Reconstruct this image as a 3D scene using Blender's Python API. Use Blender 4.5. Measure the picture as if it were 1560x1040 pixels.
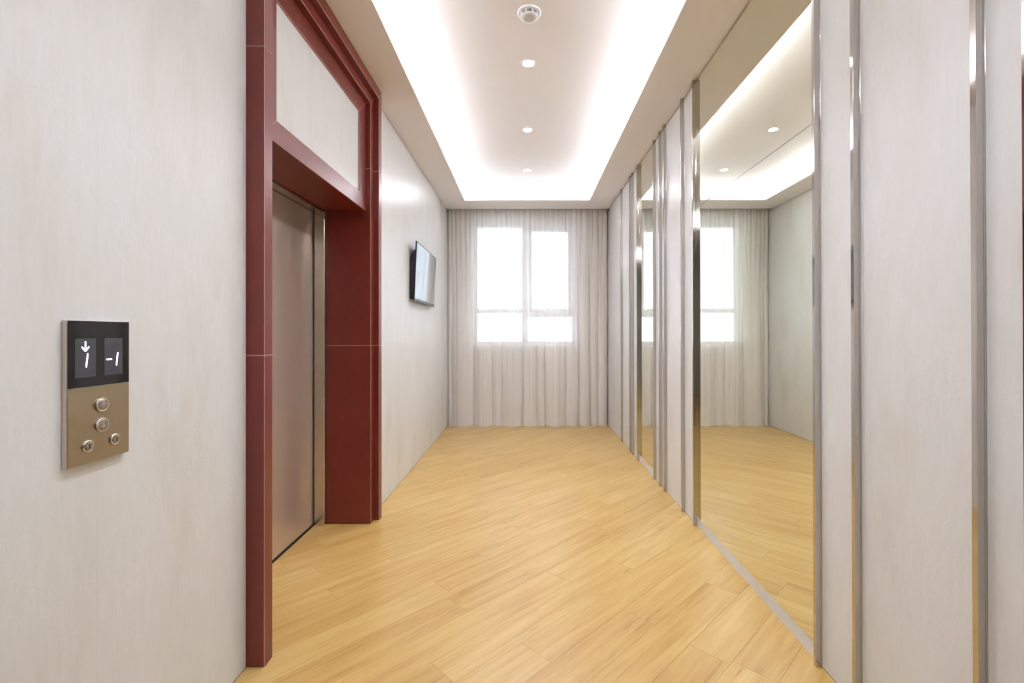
import bpy, bmesh, math, random
from mathutils import Vector, Matrix

for o in list(bpy.data.objects):
    bpy.data.objects.remove(o)
scn = bpy.context.scene
COL = scn.collection
random.seed(7)

# ------------------------------------------------------------------ camera
cam_d = bpy.data.cameras.new('camera')
cam = bpy.data.objects.new('camera', cam_d)
COL.objects.link(cam)
cam_d.sensor_width = 36.0
cam_d.lens = 725.0 / 1560.0 * 36.0
cam_d.shift_x = -21.0 / 1560.0
cam_d.shift_y = -16.5 / 1560.0
cam_d.clip_start = 0.02
cam.location = (0, 0, 1.32)
cam.rotation_euler = (math.radians(90.2), 0.0015, 0)
scn.camera = cam

# ------------------------------------------------------------------ world, exposure
scn.view_settings.view_transform = 'Standard'
scn.view_settings.look = 'None'
scn.view_settings.gamma = 1.0
scn.view_settings.use_curve_mapping = False
scn.view_settings.exposure = 1.04
w = bpy.data.worlds.new('sky')
scn.world = w
w.use_nodes = True
wn = w.node_tree.nodes
wl = w.node_tree.links
bg = wn['Background']
bg.inputs['Color'].default_value = (0.70, 0.82, 1.0, 1)
bg.inputs['Strength'].default_value = 3.9

COVE_W_PER_M = 4.0
SPOT_W = 34.0

# ------------------------------------------------------------------ dimensions (metres)
XL, XR = -1.105, 1.165          # left / right wall faces
YF, YB = 6.80, -3.40            # far wall (behind the curtain) / wall behind the camera
H = 3.04                        # soffit height
HU = 3.205                      # raised ceiling
TX0, TX1, TY0, TY1 = -0.795, 0.835, -1.3, 6.20   # tray opening
LZ = 2.165                      # mirror joint / lift head height


def area_light(name, loc, sx, sy, power, color, rot=(0, 0, 0), spread=180):
    d = bpy.data.lights.new(name, 'AREA')
    d.shape = 'RECTANGLE'
    d.size, d.size_y = sx, sy
    d.energy = power
    d.color = color
    d.spread = math.radians(spread)
    o = bpy.data.objects.new(name, d)
    o.location = loc
    o.rotation_euler = rot
    COL.objects.link(o)
    return o


# the LED tapes of the ceiling cove (they lie on the ledge behind the lip)
CC = (0.78, 0.885, 1.0)
ylen = TY1 - TY0
ymid = (TY0 + TY1) / 2
LO, TILT = 0.125, math.radians(8)      # distance behind the lip, lean towards the room
area_light('cove_light', (TX0 - LO, ymid, 3.068), 0.02, ylen + 0.2, COVE_W_PER_M * ylen, CC, (math.pi, TILT, 0))
area_light('cove_light', (TX1 + LO, ymid, 3.068), 0.02, ylen + 0.2, COVE_W_PER_M * ylen, CC, (math.pi, -TILT, 0))
area_light('cove_light', ((TX0 + TX1) / 2, TY1 + LO, 3.068), TX1 - TX0, 0.02, COVE_W_PER_M * (TX1 - TX0), CC, (math.pi + TILT, 0, 0))
area_light('cove_light', ((TX0 + TX1) / 2, TY0 - LO, 3.068), TX1 - TX0, 0.02, COVE_W_PER_M * (TX1 - TX0), CC, (math.pi - TILT, 0, 0))


# ------------------------------------------------------------------ helpers
def tag(o, label=None, cat=None, group=None, kind=None):
    if label: o['label'] = label
    if cat: o['category'] = cat
    if group: o['group'] = group
    if kind: o['kind'] = kind
    return o


def empty(name, loc, **k):
    o = bpy.data.objects.new(name, None)
    o.empty_display_size = 0.1
    o.location = loc
    COL.objects.link(o)
    return tag(o, **k)


def wpos(o):
    v = Vector((0, 0, 0))
    while o is not None:
        v = v + o.location
        o = o.parent
    return v


def link(name, bm, mats, parent=None, smooth=False, local=False):
    """bmesh in world metres -> one object (origin moved to the parent's origin)."""
    if parent is not None and not local:
        bmesh.ops.translate(bm, verts=bm.verts, vec=-wpos(parent))
    bmesh.ops.recalc_face_normals(bm, faces=bm.faces)
    me = bpy.data.meshes.new(name)
    bm.to_mesh(me)
    bm.free()
    if smooth:
        for p in me.polygons:
            p.use_smooth = True
    for m in (mats if isinstance(mats, (list, tuple)) else [mats]):
        me.materials.append(m)
    o = bpy.data.objects.new(name, me)
    COL.objects.link(o)
    if parent is not None:
        o.parent = parent
    return o


def B():
    return bmesh.new()


def box(bm, x0, x1, y0, y1, z0, z1, mi=0):
    v = [bm.verts.new((x, y, z)) for x in (x0, x1) for y in (y0, y1) for z in (z0, z1)]
    for f in ((0, 1, 3, 2), (4, 6, 7, 5), (0, 4, 5, 1), (2, 3, 7, 6), (0, 2, 6, 4), (1, 5, 7, 3)):
        bm.faces.new([v[i] for i in f]).material_index = mi
    return v


def prism(bm, poly, a, b, axis, mi=0):
    """poly: 2D points; extruded from a to b along axis (0:x -> poly is (y,z), 1:y -> (x,z), 2:z -> (x,y))."""
    def P(p, t):
        if axis == 0: return (t, p[0], p[1])
        if axis == 1: return (p[0], t, p[1])
        return (p[0], p[1], t)
    lo = [bm.verts.new(P(p, a)) for p in poly]
    hi = [bm.verts.new(P(p, b)) for p in poly]
    n = len(poly)
    bm.faces.new(lo).material_index = mi
    bm.faces.new(hi[::-1]).material_index = mi
    for i in range(n):
        j = (i + 1) % n
        bm.faces.new((lo[i], hi[i], hi[j], lo[j])).material_index = mi


def lathe(bm, prof, c, axis='z', n=48, cap=True, mi=0):
    """prof: (r, h) pairs along the axis from centre c."""
    rings = []
    for r, h in prof:
        ring = []
        for i in range(n):
            a = 2 * math.pi * i / n
            u, v = r * math.cos(a), r * math.sin(a)
            if axis == 'z': p = (c[0] + u, c[1] + v, c[2] + h)
            else: p = (c[0] + h, c[1] + u, c[2] + v)
            ring.append(bm.verts.new(p))
        rings.append(ring)
    for k in range(len(rings) - 1):
        for i in range(n):
            j = (i + 1) % n
            bm.faces.new((rings[k][i], rings[k][j], rings[k + 1][j], rings[k + 1][i])).material_index = mi
    if cap:
        bm.faces.new(rings[0]).material_index = mi
        bm.faces.new(rings[-1][::-1]).material_index = mi


def bevel(o, wdt, seg=1, mat=-1):
    m = o.modifiers.new('bevel', 'BEVEL')
    m.width = wdt
    m.segments = seg
    m.limit_method = 'ANGLE'
    m.material = mat
    return o


# ------------------------------------------------------------------ materials
def new_mat(name):
    m = bpy.data.materials.new(name)
    m.use_nodes = True
    nt = m.node_tree
    p = nt.nodes['Principled BSDF']
    return m, nt, p


def simple(name, col, rough=0.5, metal=0.0, emit=None, es=0.0, spec=None, coat=0.0):
    m, nt, p = new_mat(name)
    p.inputs['Base Color'].default_value = (*col, 1)
    p.inputs['Roughness'].default_value = rough
    p.inputs['Metallic'].default_value = metal
    if spec is not None: p.inputs['Specular IOR Level'].default_value = spec
    if coat: p.inputs['Coat Weight'].default_value = coat
    if emit:
        p.inputs['Emission Color'].default_value = (*emit, 1)
        p.inputs['Emission Strength'].default_value = es
    return m


def N(nt, t, **inp):
    n = nt.nodes.new(t)
    for k, v in inp.items():
        n.inputs[k].default_value = v
    return n


def mapping(nt, scale=(1, 1, 1), rot=(0, 0, 0), src='Object'):
    tc = nt.nodes.new('ShaderNodeTexCoord')
    mp = nt.nodes.new('ShaderNodeMapping')
    mp.inputs['Scale'].default_value = scale
    mp.inputs['Rotation'].default_value = rot
    nt.links.new(tc.outputs[src], mp.inputs['Vector'])
    return mp


def ramp(nt, fac, stops):
    r = nt.nodes.new('ShaderNodeValToRGB')
    e = r.color_ramp.elements
    e[0].position, e[0].color = stops[0][0], (*stops[0][1], 1)
    e[1].position, e[1].color = stops[-1][0], (*stops[-1][1], 1)
    for p, c in stops[1:-1]:
        k = e.new(p)
        k.color = (*c, 1)
    nt.links.new(fac, r.inputs['Fac'])
    return r


def wallpaper():
    m, nt, p = new_mat('pearl wallpaper')
    L = nt.links.new
    mp = mapping(nt, (1.6, 1.6, 0.55))
    n1 = N(nt, 'ShaderNodeTexNoise', Scale=2.2, Detail=6.0, Roughness=0.62)
    L(mp.outputs[0], n1.inputs['Vector'])
    mp2 = mapping(nt, (30, 30, 5))
    n2 = N(nt, 'ShaderNodeTexNoise', Scale=2.0, Detail=4.0, Roughness=0.6)
    L(mp2.outputs[0], n2.inputs['Vector'])
    c1 = ramp(nt, n1.outputs['Fac'], [(0.28, (0.70, 0.665, 0.62)), (0.46, (0.765, 0.755, 0.745)), (0.68, (0.79, 0.79, 0.79))])
    c2 = ramp(nt, n2.outputs['Fac'], [(0.3, (0.95, 0.94, 0.925)), (0.7, (1, 1, 1))])
    mx = nt.nodes.new('ShaderNodeMix'); mx.data_type = 'RGBA'; mx.blend_type = 'MULTIPLY'
    mx.inputs['Factor'].default_value = 0.8
    L(c1.outputs[0], mx.inputs['A']); L(c2.outputs[0], mx.inputs['B'])
    L(mx.outputs['Result'], p.inputs['Base Color'])
    # crinkled pearl relief
    mp3 = mapping(nt, (55, 55, 38))
    n3 = N(nt, 'ShaderNodeTexNoise', Scale=1.0, Detail=5.0, Roughness=0.7, Distortion=0.6)
    L(mp3.outputs[0], n3.inputs['Vector'])
    b = N(nt, 'ShaderNodeBump', Strength=0.34, Distance=0.003)
    L(n3.outputs['Fac'], b.inputs['Height'])
    L(b.outputs['Normal'], p.inputs['Normal'])
    r = ramp(nt, n1.outputs['Fac'], [(0.25, (0.36,) * 3), (0.75, (0.295,) * 3)])
    L(r.outputs[0], p.inputs['Roughness'])
    p.inputs['Specular IOR Level'].default_value = 0.26
    return m


def floor_mat():
    m, nt, p = new_mat('pale birch plank')
    L = nt.links.new
    oi = nt.nodes.new('ShaderNodeObjectInfo')
    tc = nt.nodes.new('ShaderNodeTexCoord')
    add = nt.nodes.new('ShaderNodeVectorMath'); add.operation = 'ADD'
    sc = nt.nodes.new('ShaderNodeVectorMath'); sc.operation = 'SCALE'
    cmb = nt.nodes.new('ShaderNodeCombineXYZ')
    L(oi.outputs['Random'], cmb.inputs['X'])
    ma = N(nt, 'ShaderNodeMath'); ma.operation = 'MULTIPLY'; ma.inputs[1].default_value = 7.31
    L(oi.outputs['Random'], ma.inputs[0]); L(ma.outputs[0], cmb.inputs['Y']); L(ma.outputs[0], cmb.inputs['Z'])
    L(cmb.outputs[0], sc.inputs[0]); sc.inputs['Scale'].default_value = 5.6
    L(tc.outputs['Object'], add.inputs[0]); L(sc.outputs[0], add.inputs[1])

    def mp(scale):
        # rotate by -45 degrees first so that x runs along the plank
        a = nt.nodes.new('ShaderNodeMapping'); a.inputs['Rotation'].default_value = (0, 0, math.radians(-45))
        L(add.outputs[0], a.inputs['Vector'])
        b = nt.nodes.new('ShaderNodeMapping'); b.inputs['Scale'].default_value = scale
        L(a.outputs[0], b.inputs['Vector'])
        return b.outputs[0]
    n1 = N(nt, 'ShaderNodeTexNoise', Scale=1.0, Detail=7.0, Roughness=0.62, Distortion=0.5)
    L(mp((1.6, 27, 1)), n1.inputs['Vector'])
    n2 = N(nt, 'ShaderNodeTexNoise', Scale=1.0, Detail=3.0, Roughness=0.5)
    L(mp((1.4, 6, 1)), n2.inputs['Vector'])
    n4 = N(nt, 'ShaderNodeTexNoise', Scale=1.0, Detail=4.0, Roughness=0.7)
    L(mp((14, 260, 1)), n4.inputs['Vector'])
    base = ramp(nt, n1.outputs['Fac'], [(0.24, (0.48, 0.285, 0.08)), (0.42, (0.62, 0.395, 0.135)), (0.58, (0.68, 0.46, 0.17)), (0.78, (0.725, 0.52, 0.22))])
    blot = ramp(nt, n2.outputs['Fac'], [(0.3, (0.90, 0.83, 0.72)), (0.6, (1, 1, 1))])
    fine = ramp(nt, n4.outputs['Fac'], [(0.32, (0.93, 0.91, 0.88)), (0.6, (1, 1, 1))])

    def mul(a, b, f=1.0):
        mx = nt.nodes.new('ShaderNodeMix'); mx.data_type = 'RGBA'; mx.blend_type = 'MULTIPLY'
        mx.inputs['Factor'].default_value = f
        L(a, mx.inputs['A']); L(b, mx.inputs['B'])
        return mx.outputs['Result']
    c = mul(base.outputs[0], blot.outputs[0])
    c = mul(c, fine.outputs[0])
    tone = ramp(nt, oi.outputs['Random'], [(0.0, (0.93, 0.90, 0.86)), (0.5, (1, 1, 1)), (1.0, (0.97, 0.98, 1.0))])
    c = mul(c, tone.outputs[0])
    # short dark mineral streaks
    n3 = N(nt, 'ShaderNodeTexNoise', Scale=1.0, Detail=2.0, Roughness=0.5, Distortion=0.3)
    L(mp((5.0, 75, 1)), n3.inputs['Vector'])
    n5 = N(nt, 'ShaderNodeTexNoise', Scale=1.0, Detail=1.0)
    L(mp((2.3, 4.5, 1)), n5.inputs['Vector'])
    r3 = ramp(nt, n3.outputs['Fac'], [(0.63, (0,) * 3), (0.72, (1,) * 3)])
    r5 = ramp(nt, n5.outputs['Fac'], [(0.52, (0,) * 3), (0.62, (1,) * 3)])
    mm = nt.nodes.new('ShaderNodeMath'); mm.operation = 'MULTIPLY'
    L(r3.outputs[0], mm.inputs[0]); L(r5.outputs[0], mm.inputs[1])
    mk = nt.nodes.new('ShaderNodeMath'); mk.operation = 'MULTIPLY'; mk.inputs[1].default_value = 0.75
    L(mm.outputs[0], mk.inputs[0])
    mx = nt.nodes.new('ShaderNodeMix'); mx.data_type = 'RGBA'
    L(mk.outputs[0], mx.inputs['Factor']); L(c, mx.inputs['A'])
    mx.inputs['B'].default_value = (0.30, 0.19, 0.085, 1)
    L(mx.outputs['Result'], p.inputs['Base Color'])
    p.inputs['Roughness'].default_value = 0.285
    p.inputs['Specular IOR Level'].default_value = 0.5
    bp = N(nt, 'ShaderNodeBump', Strength=0.06, Distance=0.002)
    L(n4.outputs['Fac'], bp.inputs['Height']); L(bp.outputs['Normal'], p.inputs['Normal'])
    return m


def red_mat():
    m, nt, p = new_mat('oxblood lacquered panel')
    L = nt.links.new
    mp = mapping(nt, (6, 6, 3))
    n = N(nt, 'ShaderNodeTexNoise', Scale=3.0, Detail=6.0, Roughness=0.6)
    L(mp.outputs[0], n.inputs['Vector'])
    r = ramp(nt, n.outputs['Fac'], [(0.3, (0.165, 0.021, 0.014)), (0.7, (0.195, 0.028, 0.019))])
    L(r.outputs[0], p.inputs['Base Color'])
    p.inputs['Roughness'].default_value = 0.31
    p.inputs['Specular IOR Level'].default_value = 0.62
    return m


def brushed(name, col, rough, vertical=True, strength=0.05):
    m, nt, p = new_mat(name)
    L = nt.links.new
    mp = mapping(nt, (220, 220, 3) if vertical else (900, 900, 900))
    n = N(nt, 'ShaderNodeTexNoise', Scale=1.0, Detail=3.0)
    L(mp.outputs[0], n.inputs['Vector'])
    p.inputs['Base Color'].default_value = (*col, 1)
    p.inputs['Metallic'].default_value = 1.0
    r = ramp(nt, n.outputs['Fac'], [(0.3, (rough * 0.97,) * 3), (0.7, (rough * 1.03,) * 3)])
    L(r.outputs[0], p.inputs['Roughness'])
    b = N(nt, 'ShaderNodeBump', Strength=strength, Distance=0.0005)
    L(n.outputs['Fac'], b.inputs['Height']); L(b.outputs['Normal'], p.inputs['Normal'])
    return m


def curtain_mat():
    m, nt, p = new_mat('sheer voile')
    nt.nodes.remove(p)
    L = nt.links.new
    out = nt.nodes['Material Output']
    df = N(nt, 'ShaderNodeBsdfDiffuse'); df.inputs['Color'].default_value = (0.99, 0.935, 0.89, 1)
    tl = N(nt, 'ShaderNodeBsdfTranslucent'); tl.inputs['Color'].default_value = (0.93, 0.92, 0.91, 1)
    tr = N(nt, 'ShaderNodeBsdfTransparent')
    m1 = nt.nodes.new('ShaderNodeMixShader'); m1.inputs[0].default_value = 0.13
    L(df.outputs[0], m1.inputs[1]); L(tl.outputs[0], m1.inputs[2])
    m2 = nt.nodes.new('ShaderNodeMixShader'); m2.inputs[0].default_value = 0.88
    L(tr.outputs[0], m2.inputs[1]); L(m1.outputs[0], m2.inputs[2])
    L(m2.outputs[0], out.inputs['Surface'])
    return m


def glass_mat():
    m, nt, p = new_mat('window glass')
    nt.nodes.remove(p)
    L = nt.links.new
    out = nt.nodes['Material Output']
    tr = N(nt, 'ShaderNodeBsdfTransparent'); tr.inputs['Color'].default_value = (0.95, 0.98, 0.97, 1)
    gl = N(nt, 'ShaderNodeBsdfGlossy', Roughness=0.02)
    fr = N(nt, 'ShaderNodeFresnel', IOR=1.5)
    mx = nt.nodes.new('ShaderNodeMixShader')
    L(fr.outputs[0], mx.inputs[0]); L(tr.outputs[0], mx.inputs[1]); L(gl.outputs[0], mx.inputs[2])
    L(mx.outputs[0], out.inputs['Surface'])
    return m


M_WALL = wallpaper()
M_PLAIN = simple('painted plaster', (0.84, 0.825, 0.81), 0.6)
M_CEIL = simple('matt ceiling paint', (0.96, 0.905, 0.885), 0.75)
M_FLOOR = floor_mat()
M_RED = red_mat()
M_RED_HILITE = simple('red panel painted edge highlight', (0.62, 0.33, 0.29), 0.35)  # lighter bevel colour paints the highlight along the red panel edges
M_STEEL = simple('polished steel strip', (0.58, 0.55, 0.52), 0.07, 1.0)
M_LINING = brushed('satin steel lining', (0.66, 0.62, 0.57), 0.22)
M_DOOR = brushed('brushed bronze steel', (0.72, 0.61, 0.52), 0.31, strength=0.02)
M_DOOR.node_tree.nodes['Principled BSDF'].inputs['Metallic'].default_value = 0.65
M_MIRROR = simple('tinted mirror glass', (0.86, 0.875, 0.78), 0.0, 1.0)
M_MEDGE = simple('mirror glass edge', (0.10, 0.12, 0.10), 0.3)
M_BLACK = simple('black glass', (0.006, 0.006, 0.007), 0.06, spec=0.5)
M_DARK = simple('dark gap', (0.02, 0.018, 0.016), 0.7)
M_TVB = simple('black plastic', (0.012, 0.012, 0.013), 0.35)
M_SCREEN = simple('glossy screen', (0.03, 0.033, 0.04), 0.05, spec=1.0, coat=1.0)
M_PANEL = brushed('champagne brushed steel', (0.43, 0.36, 0.26), 0.33, False, 0.03)
M_PEDGE = brushed('panel edge steel', (0.66, 0.60, 0.54), 0.32, False, 0.02)
M_BTN = simple('chrome button', (0.66, 0.63, 0.60), 0.12, 1.0)
M_BTNF = simple('clear button face', (0.38, 0.34, 0.29), 0.2, 0.9)
M_LCD = simple('dim display', (0.035, 0.037, 0.045), 0.15, emit=(0.40, 0.39, 0.44), es=0.03)
M_LED = simple('lit segment', (0.9, 0.9, 1.0), 0.4, emit=(0.80, 0.84, 1.0), es=1.6)
M_WHITE = simple('white plastic', (0.80, 0.78, 0.77), 0.4)
M_VENT = simple('detector grille', (0.30, 0.25, 0.24), 0.6)
M_LAMP = simple('lamp lens', (1, 1, 1), 0.4, emit=(1.0, 0.98, 0.95), es=14.0)
M_TAPE = simple('light tape diffuser', (1, 1, 1), 0.4, emit=(1.0, 0.985, 0.97), es=2.0)
M_WIN = simple('white window profile', (0.80, 0.82, 0.86), 0.35)
M_GASK = simple('window gasket', (0.12, 0.12, 0.13), 0.6)
M_CURT = curtain_mat()
M_GLASS = glass_mat()
M_GROUND = simple('pale paving outside', (0.55, 0.55, 0.54), 0.9)

# ------------------------------------------------------------------ floor: planks laid at 45 degrees
floor = empty('floor', (0, 0, 0), label='pale birch plank floor laid diagonally across the lift lobby', kind='structure')
bm = B()
box(bm, XL - 0.35, XR, YB, YF, -0.06, -0.0125)
link('subfloor', bm, M_DARK, floor)


def clip(poly, x0, x1, y0, y1):
    def cut(p, f, inter):
        out = []
        for i in range(len(p)):
            a, b = p[i], p[(i + 1) % len(p)]
            fa, fb = f(a), f(b)
            if fa >= 0: out.append(a)
            if (fa >= 0) != (fb >= 0):
                t = fa / (fa - fb)
                out.append((a[0] + (b[0] - a[0]) * t, a[1] + (b[1] - a[1]) * t))
        return out
    for f in (lambda q: q[0] - x0, lambda q: x1 - q[0], lambda q: q[1] - y0, lambda q: y1 - q[1]):
        if len(poly) < 3: return []
        poly = cut(poly, f, None)
    return poly


def parea(p):
    return abs(sum(p[i][0] * p[(i + 1) % len(p)][1] - p[(i + 1) % len(p)][0] * p[i][1] for i in range(len(p)))) / 2


R2 = math.sqrt(2)
PW, PL, GAP = 0.2405 / R2, 1.22, 0.0009
known = {0: 1.42, 4: 1.44, -1: 1.935, -2: 2.45, 2: 1.945, 1: 2.3}
for k in range(-36, 28):
    c0 = 1.807 + 0.2405 * k
    d0, d1 = c0 / R2 + GAP / 2, (c0 + 0.2405) / R2 - GAP / 2
    off = known.get(k, random.uniform(0, PL))
    for j in range(-9, 9):
        s0, s1 = off + j * PL + GAP / 2, off + (j + 1) * PL - GAP / 2
        q = [((s - d) / R2, (s + d) / R2) for s, d in ((s0, d0), (s1, d0), (s1, d1), (s0, d1))]
        pieces = []
        for rect in ((XL, XR, YB, YF), (XL - 0.345, XL, 2.002, 3.288)):
            p = clip(q, *rect)
            if len(p) >= 3 and parea(p) > 2e-4:
                pieces.append(p)
        if not pieces:
            continue
        bm = B()
        for p in pieces:
            area2 = sum(p[i][0] * p[(i + 1) % len(p)][1] - p[(i + 1) % len(p)][0] * p[i][1] for i in range(len(p)))
            if area2 < 0: p = p[::-1]
            prism(bm, p, -0.012, 0.0, 2)
        # tiny height differences from board to board
        dz = random.uniform(-0.0002, 0.0)
        bmesh.ops.translate(bm, verts=bm.verts, vec=(0, 0, dz))
        link('plank', bm, M_FLOOR, floor)

# ------------------------------------------------------------------ walls
GP = 0.00008


def strip_panel(name, parent, side, y0, y1, z0=0.0, z1=H, mat=None, th=0.012):
    bm = B()
    if side < 0: box(bm, XL - th, XL, y0 + GP, y1 - GP, z0, z1)
    else: box(bm, XR, XR + th, y0 + GP, y1 - GP, z0, z1)
    return link(name, bm, mat or M_WALL, parent)


wl_ = empty('wall_left', (XL, 0, 0), label='left wall papered in pearly off-white', kind='structure')
bm = B(); box(bm, XL - 0.25, XL - 0.013, YB, 1.879, -0.02, H + 0.2); link('masonry', bm, M_PLAIN, wl_)
bm = B(); box(bm, XL - 0.25, XL - 0.013, 3.412, YF, -0.02, H + 0.2); link('masonry', bm, M_PLAIN, wl_)
ys = [YB, -2.453, -1.533, -0.613, 0.307, 1.227, 1.8795]
for a, b in zip(ys, ys[1:]): strip_panel('wallpaper_drop', wl_, -1, a, b, 0.003, H - 0.002)
ys = [3.4115, 4.10, 5.02, 5.94, YF]
for a, b in zip(ys, ys[1:]): strip_panel('wallpaper_drop', wl_, -1, a, b, 0.003, H - 0.002)

# trim strip positions on the right wall (near face of each)
TR = dict(A=5.71, B=5.233, C=5.119, D=4.882, E=4.255, F=4.067, G=3.936, H=3.490, I=3.242, J=1.877, K=1.653, L=1.203, M=1.076)
TW, TD = 0.016, 0.025
wr = empty('wall_right', (XR, 0, 0), label='right wall of off-white papered panels between steel strips', kind='structure')
bm = B(); box(bm, XR + 0.0125, XR + 0.25, YB, YF, -0.02, H + 0.2); link('masonry', bm, M_DARK, wr)
order = [('end', YF)] + [(k, v) for k, v in TR.items()]
for (ka, ya), (kb, yb) in zip(order, order[1:]):
    if (ka, kb) in (('D', 'E'), ('I', 'J')):
        strip_panel('plinth', wr, 1, yb + TW, ya, 0.0, 0.062)     # low plinth below the mirrors
        continue
    strip_panel('wall_panel', wr, 1, yb + TW, ya, 0.003, H - 0.009)
for a, b in ((0.2, TR['M']), (-0.7, 0.2), (-1.6, -0.7), (-2.5, -1.6), (YB, -2.5)):
    strip_panel('wall_panel', wr, 1, a, b, 0.003, H - 0.009)

# far wall with the window opening
WX0, WX1, WZ0, WZ1 = -0.765, 0.735, 1.125, 2.955
wf = empty('wall_back', (0, YF, 0), label='plain wall with the window behind the sheer curtain', kind='structure')
T = 0.24
bm = B()
box(bm, XL - 0.25, WX0, YF, YF + T, -0.02, HU + 0.1)
box(bm, WX1, XR + 0.25, YF, YF + T, -0.02, HU + 0.1)
box(bm, WX0, WX1, YF, YF + T, -0.02, WZ0)
box(bm, WX0, WX1, YF, YF + T, WZ1, HU + 0.1)
link('masonry', bm, M_PLAIN, wf)
wb = empty('wall_front', (0, YB, 0), label='papered end wall behind the viewpoint', kind='structure')
bm = B(); box(bm, XL - 0.25, XR + 0.25, YB - 0.2, YB, -0.02, HU + 0.1); link('masonry', bm, M_WALL, wb)

# ------------------------------------------------------------------ ceiling: soffit ring, cove, raised tray
ceil = empty('ceiling', (0, 0, H), label='white tray ceiling with glowing cove light around a raised centre', kind='structure')
SE = 6.62                       # soffit ends here, curtain pocket behind it
LEDGE = 0.17
for nm, (x0, x1, y0, y1) in (('soffit', (XL - 0.013, TX0, YB, SE)), ('soffit', (TX1, XR + 0.012, YB, SE)),
                             ('soffit', (TX0, TX1, TY1, SE)), ('soffit', (TX0, TX1, YB, TY0))):
    bm = B(); box(bm, x0, x1, y0, y1, H, H + 0.015); link(nm, bm, M_CEIL, ceil)
bm = B()
for (x0, x1, y0, y1) in ((TX0 - 0.012, TX0, TY0 - 0.012, TY1 + 0.012), (TX1, TX1 + 0.012, TY0 - 0.012, TY1 + 0.012),
                         (TX0, TX1, TY1, TY1 + 0.012), (TX0, TX1, TY0 - 0.012, TY0)):
    box(bm, x0, x1, y0, y1, H + 0.0151, H + 0.040)
link('cove_lip', bm, M_CEIL, ceil)
bm = B()
cx0, cx1, cy0, cy1 = TX0 - LEDGE, TX1 + LEDGE, TY0 - LEDGE, TY1 + LEDGE
box(bm, cx0 - 0.02, cx0, cy0, cy1, H + 0.0151, HU)
box(bm, cx1, cx1 + 0.02, cy0, cy1, H + 0.0151, HU)
box(bm, cx0 - 0.02, cx1 + 0.02, cy1, cy1 + 0.02, H + 0.0151, HU)
box(bm, cx0 - 0.02, cx1 + 0.02, cy0 - 0.02, cy0, H + 0.0151, HU)
link('cove_wall', bm, M_CEIL, ceil)
DLX = 0.02
DLY = [5.53, 4.43, 3.33, 2.23, 1.13]
bm = B()
hs = 0.038
xa, xb, ya, yb = XL - 0.05, XR + 0.05, YB - 0.05, YF + 0.05
box(bm, xa, DLX - hs, ya, yb, HU, HU + 0.012)
box(bm, DLX + hs, xb, ya, yb, HU, HU + 0.012)
edges = [yb] + [v for y in DLY for v in (y + hs, y - hs)] + [ya]
for i in range(0, len(edges), 2):
    box(bm, DLX - hs, DLX + hs, edges[i + 1], edges[i], HU, HU + 0.012)
link('raised_ceiling', bm, M_CEIL, ceil)
bm = B()                        # curtain pocket upstand
box(bm, XL - 0.013, XR + 0.012, SE, SE + 0.012, H + 0.001, HU)
link('curtain_pocket', bm, M_CEIL, ceil)
bm = B(); box(bm, XL - 0.3, XR + 0.3, YB - 0.2, YF + T, HU + 0.06, HU + 0.10); link('slab', bm, M_PLAIN, ceil)
bm = B()
t = 0.116
for (x0, x1, y0, y1) in ((TX0 - t - 0.018, TX0 - t, TY0, TY1), (TX1 + t, TX1 + t + 0.018, TY0, TY1),
                         (TX0, TX1, TY1 + t, TY1 + t + 0.018), (TX0, TX1, TY0 - t - 0.018, TY0 - t)):
    box(bm, x0, x1, y0, y1, H + 0.0155, H + 0.0205)
link('light_tape', bm, M_TAPE, ceil)

# ------------------------------------------------------------------ window
win = empty('window_1', ((WX0 + WX1) / 2, YF + 0.12, WZ0), label='white two-light window glowing with daylight behind the curtain', kind='structure')
wy0, wy1 = YF + 0.12, YF + 0.18
fx0, fx1, fz0, fz1 = -0.755, 0.725, 1.135, 2.945


def ring(bm, x0, x1, y0, y1, z0, z1, t, tt=None):
    tt = tt or t
    box(bm, x0, x0 + t, y0, y1, z0, z1)
    box(bm, x1 - t, x1, y0, y1, z0, z1)
    box(bm, x0 + t, x1 - t, y0, y1, z0, z0 + t)
    box(bm, x0 + t, x1 - t, y0, y1, z1 - tt, z1)


bm = B(); ring(bm, fx0, fx1, wy0, wy1, fz0, fz1, 0.05, 0.10); bevel(link('window_frame', bm, M_WIN, win), 0.003)
bm = B(); box(bm, -0.055, 0.03, wy0, wy1, fz0 + 0.05, fz1 - 0.10); bevel(link('mullion', bm, M_WIN, win), 0.003)
# left: fixed light, low transom bar; right: opening sash over a fixed light
bm = B(); box(bm, fx0 + 0.05, -0.055, wy0, wy1, 1.60, 1.66); bevel(link('transom', bm, M_WIN, win), 0.003)
bm = B(); box(bm, 0.03, fx1 - 0.05, wy0, wy1, 1.54, 1.60); bevel(link('transom', bm, M_WIN, win), 0.003)
bm = B(); ring(bm, 0.035, fx1 - 0.055, wy0 - 0.015, wy1 - 0.015, 1.605, fz1 - 0.105, 0.055); sash = bevel(link('sash', bm, M_WIN, win), 0.004)
bm = B(); box(bm, 0.052, 0.068, wy0 - 0.05, wy0 - 0.016, 2.05, 2.07); box(bm, 0.052, 0.068, wy0 - 0.05, wy0 - 0.038, 1.95, 2.07)
link('handle', bm, M_WIN, sash)
for (x0, x1, z0, z1) in ((fx0 + 0.052, -0.057, 1.662, fz1 - 0.102), (fx0 + 0.052, -0.057, fz0 + 0.052, 1.598),
                         (0.092, fx1 - 0.112, 1.662, fz1 - 0.162), (0.032, fx1 - 0.052, fz0 + 0.052, 1.538)):
    bm = B(); box(bm, x0, x1, wy0 + 0.025, wy0 + 0.031, z0, z1); link('pane', bm, M_GLASS, win)
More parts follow.
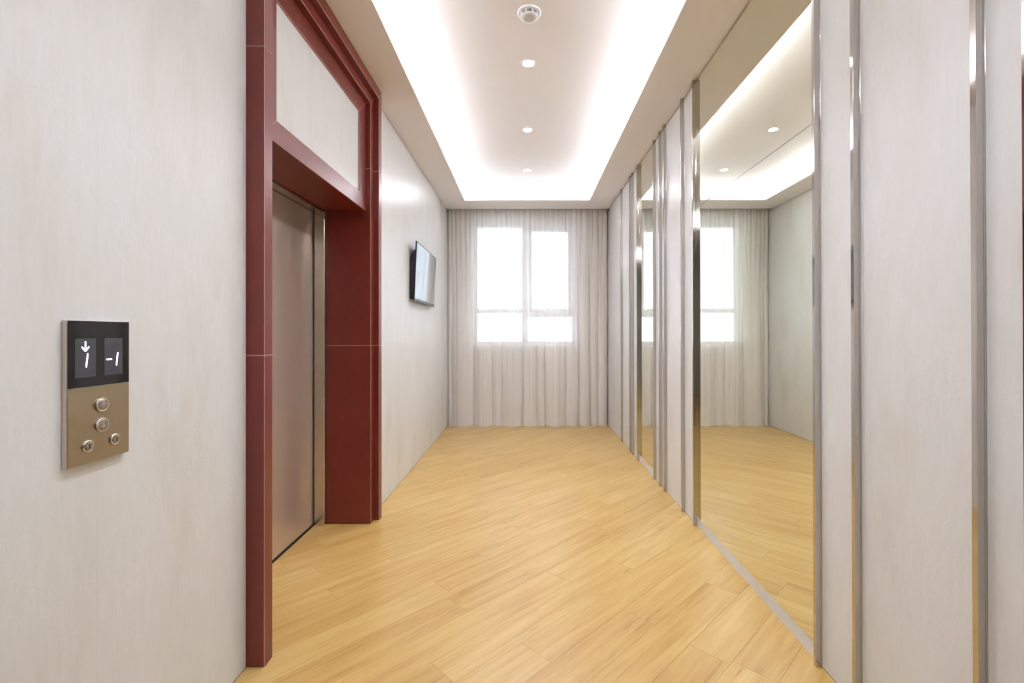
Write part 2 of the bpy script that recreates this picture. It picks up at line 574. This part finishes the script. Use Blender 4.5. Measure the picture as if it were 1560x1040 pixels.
bm = B(); box(bm, WX0 - 0.03, WX1 + 0.03, YF - 0.025, wy0 - 0.002, WZ0 - 0.022, WZ0 + 0.008)
bevel(link('window_sill', bm, M_WIN, win), 0.004)
gr = B(); box(gr, -60, 60, YF + 1.0, YF + 90, -3.2, -3.0)
tag(link('ground_outside', gr, M_GROUND), 'pale open ground outside far below the window', kind='structure')

# ------------------------------------------------------------------ lift surround
Y0, Y1 = 1.881, 3.41
sur = empty('elevator_surround', (XL, (Y0 + Y1) / 2, 0), label='stepped dark red portal framing the lift opening, reaching the ceiling', cat='door surround')
S = 0.060
J = [0.0, 1.2305, 2.4545]
g = 0.0006


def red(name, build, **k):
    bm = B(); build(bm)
    return bevel(link(name, bm, [M_RED, M_RED_HILITE], sur), 0.0018, 1, 1)  # bevel faces take the painted highlight colour


def post(x0, x1, y0, y1, ztop_out, ztop_in, flip, z_from=None):
    """a jamb built of stacked panels, the last one mitred at the head."""
    zs = J
    for a, b in zip(zs, zs[1:]):
        red('jamb_panel', lambda bm: box(bm, x0, x1, y0, y1, a + (g if a else 0.001), b - g))
    a = zs[-1]
    zo, zi = ztop_out, ztop_in
    if not flip: poly = [(y0, a + g), (y1, a + g), (y1, zi - g), (y0, zo - g)]
    else: poly = [(y0, a + g), (y1, a + g), (y1, zo - g), (y0, zi - g)]
    red('jamb_panel', lambda bm: prism(bm, poly, x0, x1, 0))


XO, XI, XT = -1.033, -1.071, XL
# outer order: full height, meets the ceiling
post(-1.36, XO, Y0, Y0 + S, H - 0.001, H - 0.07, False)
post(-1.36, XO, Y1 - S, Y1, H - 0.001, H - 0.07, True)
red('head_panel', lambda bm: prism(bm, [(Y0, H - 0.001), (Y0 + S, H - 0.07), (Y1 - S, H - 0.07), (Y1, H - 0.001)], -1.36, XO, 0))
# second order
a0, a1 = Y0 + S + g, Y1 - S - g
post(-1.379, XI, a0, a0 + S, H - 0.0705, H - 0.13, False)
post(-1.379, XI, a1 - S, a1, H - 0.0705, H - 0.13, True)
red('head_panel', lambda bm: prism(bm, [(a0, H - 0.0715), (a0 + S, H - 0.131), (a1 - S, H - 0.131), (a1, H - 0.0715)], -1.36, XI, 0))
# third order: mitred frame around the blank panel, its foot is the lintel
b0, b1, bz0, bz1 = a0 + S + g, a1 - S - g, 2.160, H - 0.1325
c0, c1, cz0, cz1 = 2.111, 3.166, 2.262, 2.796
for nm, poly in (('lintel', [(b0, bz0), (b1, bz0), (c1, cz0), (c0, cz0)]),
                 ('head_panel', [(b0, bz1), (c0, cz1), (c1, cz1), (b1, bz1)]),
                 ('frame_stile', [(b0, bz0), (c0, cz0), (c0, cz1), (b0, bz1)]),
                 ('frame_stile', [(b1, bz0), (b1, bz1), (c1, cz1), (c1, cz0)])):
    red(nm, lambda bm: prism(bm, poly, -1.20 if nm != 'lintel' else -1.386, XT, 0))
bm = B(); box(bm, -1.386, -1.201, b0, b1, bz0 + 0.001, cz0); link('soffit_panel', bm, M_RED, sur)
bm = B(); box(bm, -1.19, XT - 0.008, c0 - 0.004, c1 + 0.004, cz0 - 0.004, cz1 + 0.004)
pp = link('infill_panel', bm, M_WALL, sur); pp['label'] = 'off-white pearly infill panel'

# lift front: doors and steel lining
lift = empty('elevator_entrance', (-1.45, 2.645, 0), label='bronze-toned brushed steel lift door set deep in the red portal', cat='elevator door')
d0, d1 = b0 + 0.001, b1 - 0.001
for (y0, y1) in ((d0, 2.645 - 0.0015), (2.645 + 0.0015, d1)):
    bm = B(); box(bm, -1.49, -1.460, y0, y1, 0.010, 2.15); bevel(link('door_panel', bm, M_DOOR, lift), 0.002, 2)
for (y0, y1) in ((d0, d0 + 0.028), (d1 - 0.028, d1)):
    bm = B(); box(bm, -1.450, -1.3795, y0, y1, 0.001, 2.1585); bevel(link('lining', bm, M_LINING, lift), 0.003)
bm = B(); box(bm, -1.450, -1.389, d0 + 0.029, d1 - 0.029, 2.146, 2.1585); bevel(link('lining', bm, M_LINING, lift), 0.0015)
bm = B(); box(bm, -1.52, -1.451, d0, d1, -0.02, 0.002); sl = link('sill', bm, M_DARK, lift)
bm = B(); box(bm, -1.75, -1.53, Y0 - 0.1, Y1 + 0.1, -0.02, H + 0.2); box(bm, -1.53, -1.387, Y0 - 0.05, d0 - 0.001, -0.02, H + 0.2)
box(bm, -1.53, -1.387, d1 + 0.001, Y1 + 0.05, -0.02, H + 0.2); box(bm, -1.53, -1.388, d0, d1, 2.17, H + 0.2)
link('shaft', bm, M_DARK, wl_)

# ------------------------------------------------------------------ mirrors
def mirror(ya, yb, label):
    t = empty('wall_mirror', (XR, (ya + yb) / 2, 0), label=label, cat='mirror', group='full-height mirrors on the right wall')
    for z0, z1, nm in ((0.064, LZ - 0.0015, 'lower_pane'), (LZ + 0.0015, H - 0.010, 'upper_pane')):
        bm = B()
        box(bm, XR, XR + 0.006, yb, ya, z0, z1, 1)
        for f in bm.faces:
            if f.calc_center_median().x < XR + 0.001: f.material_index = 0
        link(nm, bm, [M_MIRROR, M_MEDGE], t)
    return t


mirror(TR['D'] - 0.001, TR['E'] + TW + 0.001, 'narrow floor-to-ceiling mirror on right wall, nearer the curtain')
mirror(TR['I'] - 0.001, TR['J'] + TW + 0.001, 'large floor-to-ceiling mirror facing the red lift portal')

# ------------------------------------------------------------------ steel strips
def strip_mesh():
    bm = B()
    poly = [(0.012, 0.0), (0.0, 0.0), (0.0, 0.001), (-0.0055, 0.001), (-0.0065, 0.0), (-TD, 0.0),
            (-TD, TW), (-0.0065, TW), (-0.0055, TW - 0.001), (0.0, TW - 0.001), (0.0, TW), (0.012, TW)]
    prism(bm, poly, 0.001, H - 0.001, 2)
    return bm


first = None
SL = dict(
    A='slim steel wall strip closest to the curtain, standing alone',
    B='steel wall strip in the far close-set pair, the one on its curtain side',
    C='steel wall strip in the far close-set pair, the one on its narrow mirror side',
    D='steel strip edging the narrow mirror on its curtain side',
    E='steel strip edging the narrow mirror on its side away from the curtain',
    F='steel strip just past the narrow mirror, further of the pair between the mirrors',
    G='steel strip in the pair between the mirrors, next to the wide papered panel',
    H='lone steel strip between the wide papered panel and the slim panel beside the large mirror',
    I='steel strip edging the large mirror on its curtain side',
    J='steel strip edging the large mirror on its side away from the curtain',
    K='steel strip reflecting a dark screen, between a narrow and a wide papered panel',
    L='steel strip beyond the wide papered panel, showing a golden floor reflection low down',
    M='steel strip barely in view at the right edge of the picture')
for k, y in TR.items():
    if first is None:
        first = link('steel_strip', strip_mesh(), M_STEEL)
        o = first
    else:
        o = first.copy()
        COL.objects.link(o)
    o.location = (XR, y, 0)
    tag(o, SL[k], 'metal strip', 'steel strips on the right wall')
bevel(first, 0.0006)
for o in list(bpy.data.objects):
    if o.name.startswith('steel_strip.') and not o.modifiers:
        bevel(o, 0.0006)

# ------------------------------------------------------------------ call panel
PX = -1.0893
py0, py1, pz0, pz1 = 1.1315, 1.3075, 0.9945, 1.3505
call = empty('call_panel', (XL, (py0 + py1) / 2, pz0), label='lift call panel with floor displays and round buttons on left wall', cat='call panel')
bm = B(); box(bm, XL + 0.0005, PX - 0.0012, py0, py1, pz0, pz1); bevel(link('back_box', bm, M_PEDGE, call), 0.002, 2)
bm = B(); box(bm, PX - 0.0011, PX, py0 + 0.0008, py1 - 0.0008, pz0 + 0.0008, 1.1855); bevel(link('face_plate', bm, M_PANEL, call), 0.0006)
bm = B(); box(bm, PX - 0.0011, PX + 0.0002, py0 + 0.0008, py1 - 0.0008, 1.1860, pz1 - 0.0008); bg_ = bevel(link('display_glass', bm, M_BLACK, call), 0.0006)
XD = PX + 0.0003
for (y0, y1) in ((1.150, 1.2057), (1.2305, 1.2848)):
    bm = B(); box(bm, PX + 0.0001, XD, y0, y1, 1.2105, 1.3062); link('display', bm, M_LCD, bg_)


def seg(bm, p, q, w_, x0=XD, x1=XD + 0.0004):
    p, q = Vector(p), Vector(q)
    d = (q - p).normalized()
    n = Vector((-d.y, d.x)) * w_ / 2
    e = d * w_ * 0.35
    poly = [p + n, p - e, p - n, q - n, q + e, q + n]
    prism(bm, [(v.x, v.y) for v in poly], x0, x1, 0)


bm = B()
seg(bm, (1.1768, 1.2985), (1.1768, 1.277), 0.0034)
seg(bm, (1.1675, 1.2855), (1.1765, 1.2752), 0.0034)
seg(bm, (1.1862, 1.2855), (1.1771, 1.2752), 0.0034)
link('down_arrow', bm, M_LED, bg_)
bm = B(); seg(bm, (1.1830, 1.2685), (1.1813, 1.2535), 0.0036); seg(bm, (1.1808, 1.2510), (1.1792, 1.2360), 0.0036); link('digit_one', bm, M_LED, bg_)
bm = B(); seg(bm, (1.2365, 1.2515), (1.2518, 1.2515), 0.0036); link('minus_sign', bm, M_LED, bg_)
bm = B(); seg(bm, (1.2700, 1.2675), (1.2684, 1.2525), 0.0036); seg(bm, (1.2680, 1.2500), (1.2664, 1.2350), 0.0036); link('digit_one', bm, M_LED, bg_)


def button(y, z, up):
    bm = B(); lathe(bm, [(0.0182, 0.0), (0.0182, 0.004), (0.0168, 0.0055), (0.0148, 0.0055), (0.0142, 0.0045)], (PX, y, z), 'x', 40)
    o = link('call_button', bm, M_BTN, call, True)
    bm = B(); lathe(bm, [(0.0140, 0.0045), (0.0138, 0.0054), (0.010, 0.0058), (0.004, 0.0060)], (PX, y, z), 'x', 32)
    f = link('button_face', bm, M_BTNF, o, True)
    bm = B()
    s = 1 if up else -1
    x0, x1 = PX + 0.0056, PX + 0.0066
    seg(bm, (y, z - 0.005 * s), (y, z + 0.0055 * s), 0.0018, x0, x1)
    seg(bm, (y - 0.0045, z + 0.0010 * s), (y - 0.0003, z + 0.0060 * s), 0.0018, x0, x1)
    seg(bm, (y + 0.0045, z + 0.0010 * s), (y + 0.0003, z + 0.0060 * s), 0.0018, x0, x1)
    link('arrow', bm, M_BTN, o)


button(1.2214, 1.1364, True)
button(1.2214, 1.0848, False)
for y in (1.1824, 1.2604):
    z = 1.0393
    bm = B(); lathe(bm, [(0.0150, 0.0), (0.0150, 0.003), (0.0138, 0.0052), (0.0108, 0.0052), (0.0104, 0.003)], (PX, y, z), 'x', 36)
    o = link('key_switch', bm, M_BTN, call, True)
    bm = B(); lathe(bm, [(0.0102, 0.003), (0.0100, 0.0062), (0.0090, 0.0068)], (PX, y, z), 'x', 28)
    link('key_barrel', bm, M_BTNF, o)
    bm = B(); box(bm, PX + 0.0068, PX + 0.0072, y - 0.0012, y + 0.0012, z - 0.006, z + 0.006); link('key_slot', bm, M_DARK, o)

# ------------------------------------------------------------------ television, tilted forward on a wall bracket
tv = empty('television', (XL, 5.02, 1.62), label='flat black television tilted forward on the left wall between red portal and curtain', cat='television')


def quadbox(bm, front, depth, mi=0):
    """front: four corners (near-top, far-top, far-bottom, near-bottom); extruded toward -x by depth."""
    f = [bm.verts.new(p) for p in front]
    b = [bm.verts.new((p[0] - depth, p[1], p[2])) for p in front]
    bm.faces.new(f).material_index = mi
    bm.faces.new(b[::-1]).material_index = mi
    for i in range(4):
        j = (i + 1) % 4
        bm.faces.new((f[i], b[i], b[j], f[j])).material_index = mi


ft = [(-1.029, 4.50, 2.188), (-1.043, 5.55, 2.186), (-1.066, 5.55, 1.618), (-1.054, 4.50, 1.620)]


def lerp4(u, v, dx=0.0):
    a = Vector(ft[0]).lerp(Vector(ft[1]), u)
    b = Vector(ft[3]).lerp(Vector(ft[2]), u)
    p = a.lerp(b, v)
    return (p.x + dx, p.y, p.z)


bm = B(); quadbox(bm, ft, 0.012); bevel(link('housing', bm, M_TVB, tv), 0.002, 2)
bm = B(); quadbox(bm, [lerp4(0.012, 0.02, 0.0006), lerp4(0.988, 0.02, 0.0006), lerp4(0.988, 0.955, 0.0006), lerp4(0.012, 0.955, 0.0006)], 0.0005)
link('screen', bm, M_SCREEN, tv)
bm = B()
prism(bm, [(-1.0440, 2.12), (-1.0700, 2.09), (-1.0990, 2.04), (-1.1020, 1.64), (-1.0695, 1.635)], 4.52, 5.53, 1)
bevel(link('rear_housing', bm, M_TVB, tv), 0.004)
bm = B(); box(bm, XL + 0.0005, XL + 0.0028, 4.85, 5.20, 1.75, 2.0); link('bracket', bm, M_TVB, tv)

# ------------------------------------------------------------------ curtain
valley = [-1.10, -1.04, -0.745, -0.475, -0.345, -0.052, 0.155, 0.275, 0.565, 0.74, 0.915, 1.015, 1.155]
rnd = random.Random(3)
tv_, x = [-1.10], -1.10
while x < 1.14:
    x += rnd.uniform(0.045, 0.085)
    tv_.append(min(x, 1.155))
mid_, x = [-1.10], -1.10
while x < 1.12:
    x += rnd.uniform(0.07, 0.16)
    mid_.append(min(x, 1.155))


def bulge(vs, x, p=0.5):
    for a, b in zip(vs, vs[1:]):
        if a <= x <= b and b > a:
            u = (x - a) / (b - a)
            return (4 * u * (1 - u)) ** p, u, b - a
    return 0.0, 0.0, 0.1


def sstep(a, b, v):
    t = max(0, min(1, (v - a) / (b - a)))
    return t * t * (3 - 2 * t)


NX, NZ = 1000, 56
Z0, Z1 = 0.012, 3.10
bm = B()
rows = []
pre = []
for i in range(NX + 1):
    x = -1.10 + 2.255 * i / NX
    pre.append((x, bulge(valley, x), bulge(tv_, x, 0.8), bulge(mid_, x, 0.7)))
for k in range(NZ + 1):
    z = Z0 + (Z1 - Z0) * k / NZ
    wt = sstep(1.9, 3.0, z)
    wb_ = 1 - sstep(0.9, 2.6, z)
    row = []
    for x, (f, u, l), (ft_, ut, lt), (fm, um, lm) in pre:
        y = 6.745 - f * min(0.085, 0.35 * l) * (0.22 + 0.78 * wb_) - ft_ * 0.034 * wt - fm * 0.022 * (1 - 0.6 * wb_)
        xx = x + math.sin(2 * math.pi * u) * 0.045 * l * wb_ - math.sin(2 * math.pi * um) * 0.10 * lm * (1 - 0.5 * wb_) * (1 - wt) - math.sin(2 * math.pi * ut) * 0.12 * lt * wt
        xx += 0.004 * math.sin(z * 2.1 + x * 9)
        zz = z
        if k == 0: zz = z - 0.008 * f + 0.004
        row.append(bm.verts.new((max(-1.103, min(1.162, xx)), y, zz)))
    rows.append(row)
for k in range(NZ):
    for i in range(NX):
        bm.faces.new((rows[k][i], rows[k][i + 1], rows[k + 1][i + 1], rows[k + 1][i]))
cur = empty('sheer_curtain', (0, 6.72, 0.0), label='floor-length sheer white curtain gathered in soft folds across the window', cat='curtain')
link('voile', bm, M_CURT, cur, True)
# doubled hem
bm = B()
for a in (0, 1):
    pass
hr = []
for k in range(3):
    z = 0.006 + 0.07 * k / 2
    row = []
    for x, (f, u, l), _, (fm, um, lm) in pre[::2]:
        y = 6.745 - f * min(0.085, 0.35 * l) - fm * 0.022 * 0.4 - 0.0025
        xx = x + math.sin(2 * math.pi * u) * 0.045 * l - math.sin(2 * math.pi * um) * 0.05 * lm + 0.004 * math.sin(z * 2.1 + x * 9)
        row.append(bm.verts.new((max(-1.103, min(1.162, xx)), y, z - (0.006 * f if k == 0 else 0))))
    hr.append(row)
for k in range(2):
    for i in range(len(hr[0]) - 1):
        bm.faces.new((hr[k][i], hr[k][i + 1], hr[k + 1][i + 1], hr[k + 1][i]))
link('hem', bm, M_CURT, cur, True)
bm = B(); box(bm, XL + 0.003, XR - 0.003, 6.70, 6.73, 3.10, 3.125); link('curtain_rail', bm, M_WHITE, cur)

# ------------------------------------------------------------------ downlights and smoke detector
DL = ['round recessed ceiling downlight closest to the curtain',
      'round recessed ceiling downlight in the middle of the three seen',
      'round recessed ceiling downlight next to the smoke detector on the curtain side']
for i, y in enumerate(DLY):
    lab = DL[i] if i < 3 else 'round recessed ceiling downlight overhead behind the smoke detector, number %s back from it' % ['', 'one', 'two'][i - 2]
    d = empty('downlight', (DLX, y, HU), label=lab, cat='ceiling light', group='downlights along the raised ceiling')
    bm = B(); lathe(bm, [(0.0575, -0.0005), (0.0565, -0.003), (0.044, -0.0035), (0.0405, 0.0), (0.0365, 0.010), (0.0350, 0.032), (0.0365, 0.032), (0.0375, 0.0115), (0.0575, -0.0004)], (DLX, y, HU), 'z', 40, False)
    link('trim_ring', bm, M_WHITE, d, True)
    bm = B(); lathe(bm, [(0.0345, 0.016), (0.034, 0.022)], (DLX, y, HU), 'z', 32); link('lens', bm, M_LAMP, d)
    sd = bpy.data.lights.new('downlight_beam', 'SPOT')
    sd.energy = SPOT_W; sd.spot_size = math.radians(112); sd.spot_blend = 0.9; sd.shadow_soft_size = 0.03
    sd.color = (0.84, 0.90, 1.0)
    so = bpy.data.objects.new('downlight_beam', sd)
    COL.objects.link(so); so.location = (DLX, y, HU - 0.012)

sm = empty('smoke_detector', (0.023, 2.795, HU), label='round white smoke detector with slotted rim on the raised ceiling', cat='smoke detector')
c = (0.023, 2.795, HU)
bm = B(); lathe(bm, [(0.066, -0.0003), (0.069, -0.003), (0.069, -0.009), (0.064, -0.012), (0.050, -0.012)], c, 'z', 56); link('base', bm, M_WHITE, sm, True)
bm = B(); lathe(bm, [(0.046, -0.0121), (0.046, -0.030)], c, 'z', 48); link('sensing_chamber', bm, M_VENT, sm)
bm = B()
for k in range(8):
    a = 2 * math.pi * (k + 0.5) / 8
    ca, sa = math.cos(a), math.sin(a)
    poly = [(c[0] + ca * r - sa * t, c[1] + sa * r + ca * t) for r, t in ((0.044, -0.004), (0.052, -0.004), (0.052, 0.004), (0.044, 0.004))]
    bm = B(); prism(bm, poly, HU - 0.031, HU - 0.0121, 2)
    link('rib', bm, M_WHITE, sm)
bm = B(); lathe(bm, [(0.052, -0.0301), (0.052, -0.033), (0.042, -0.038), (0.037, -0.0385)], c, 'z', 48); link('cap', bm, M_WHITE, sm, True)
bm = B(); lathe(bm, [(0.036, -0.0385), (0.034, -0.0395), (0.030, -0.040)], c, 'z', 40); link('lid', bm, simple('grey lid', (0.62, 0.60, 0.58), 0.5), sm, True)
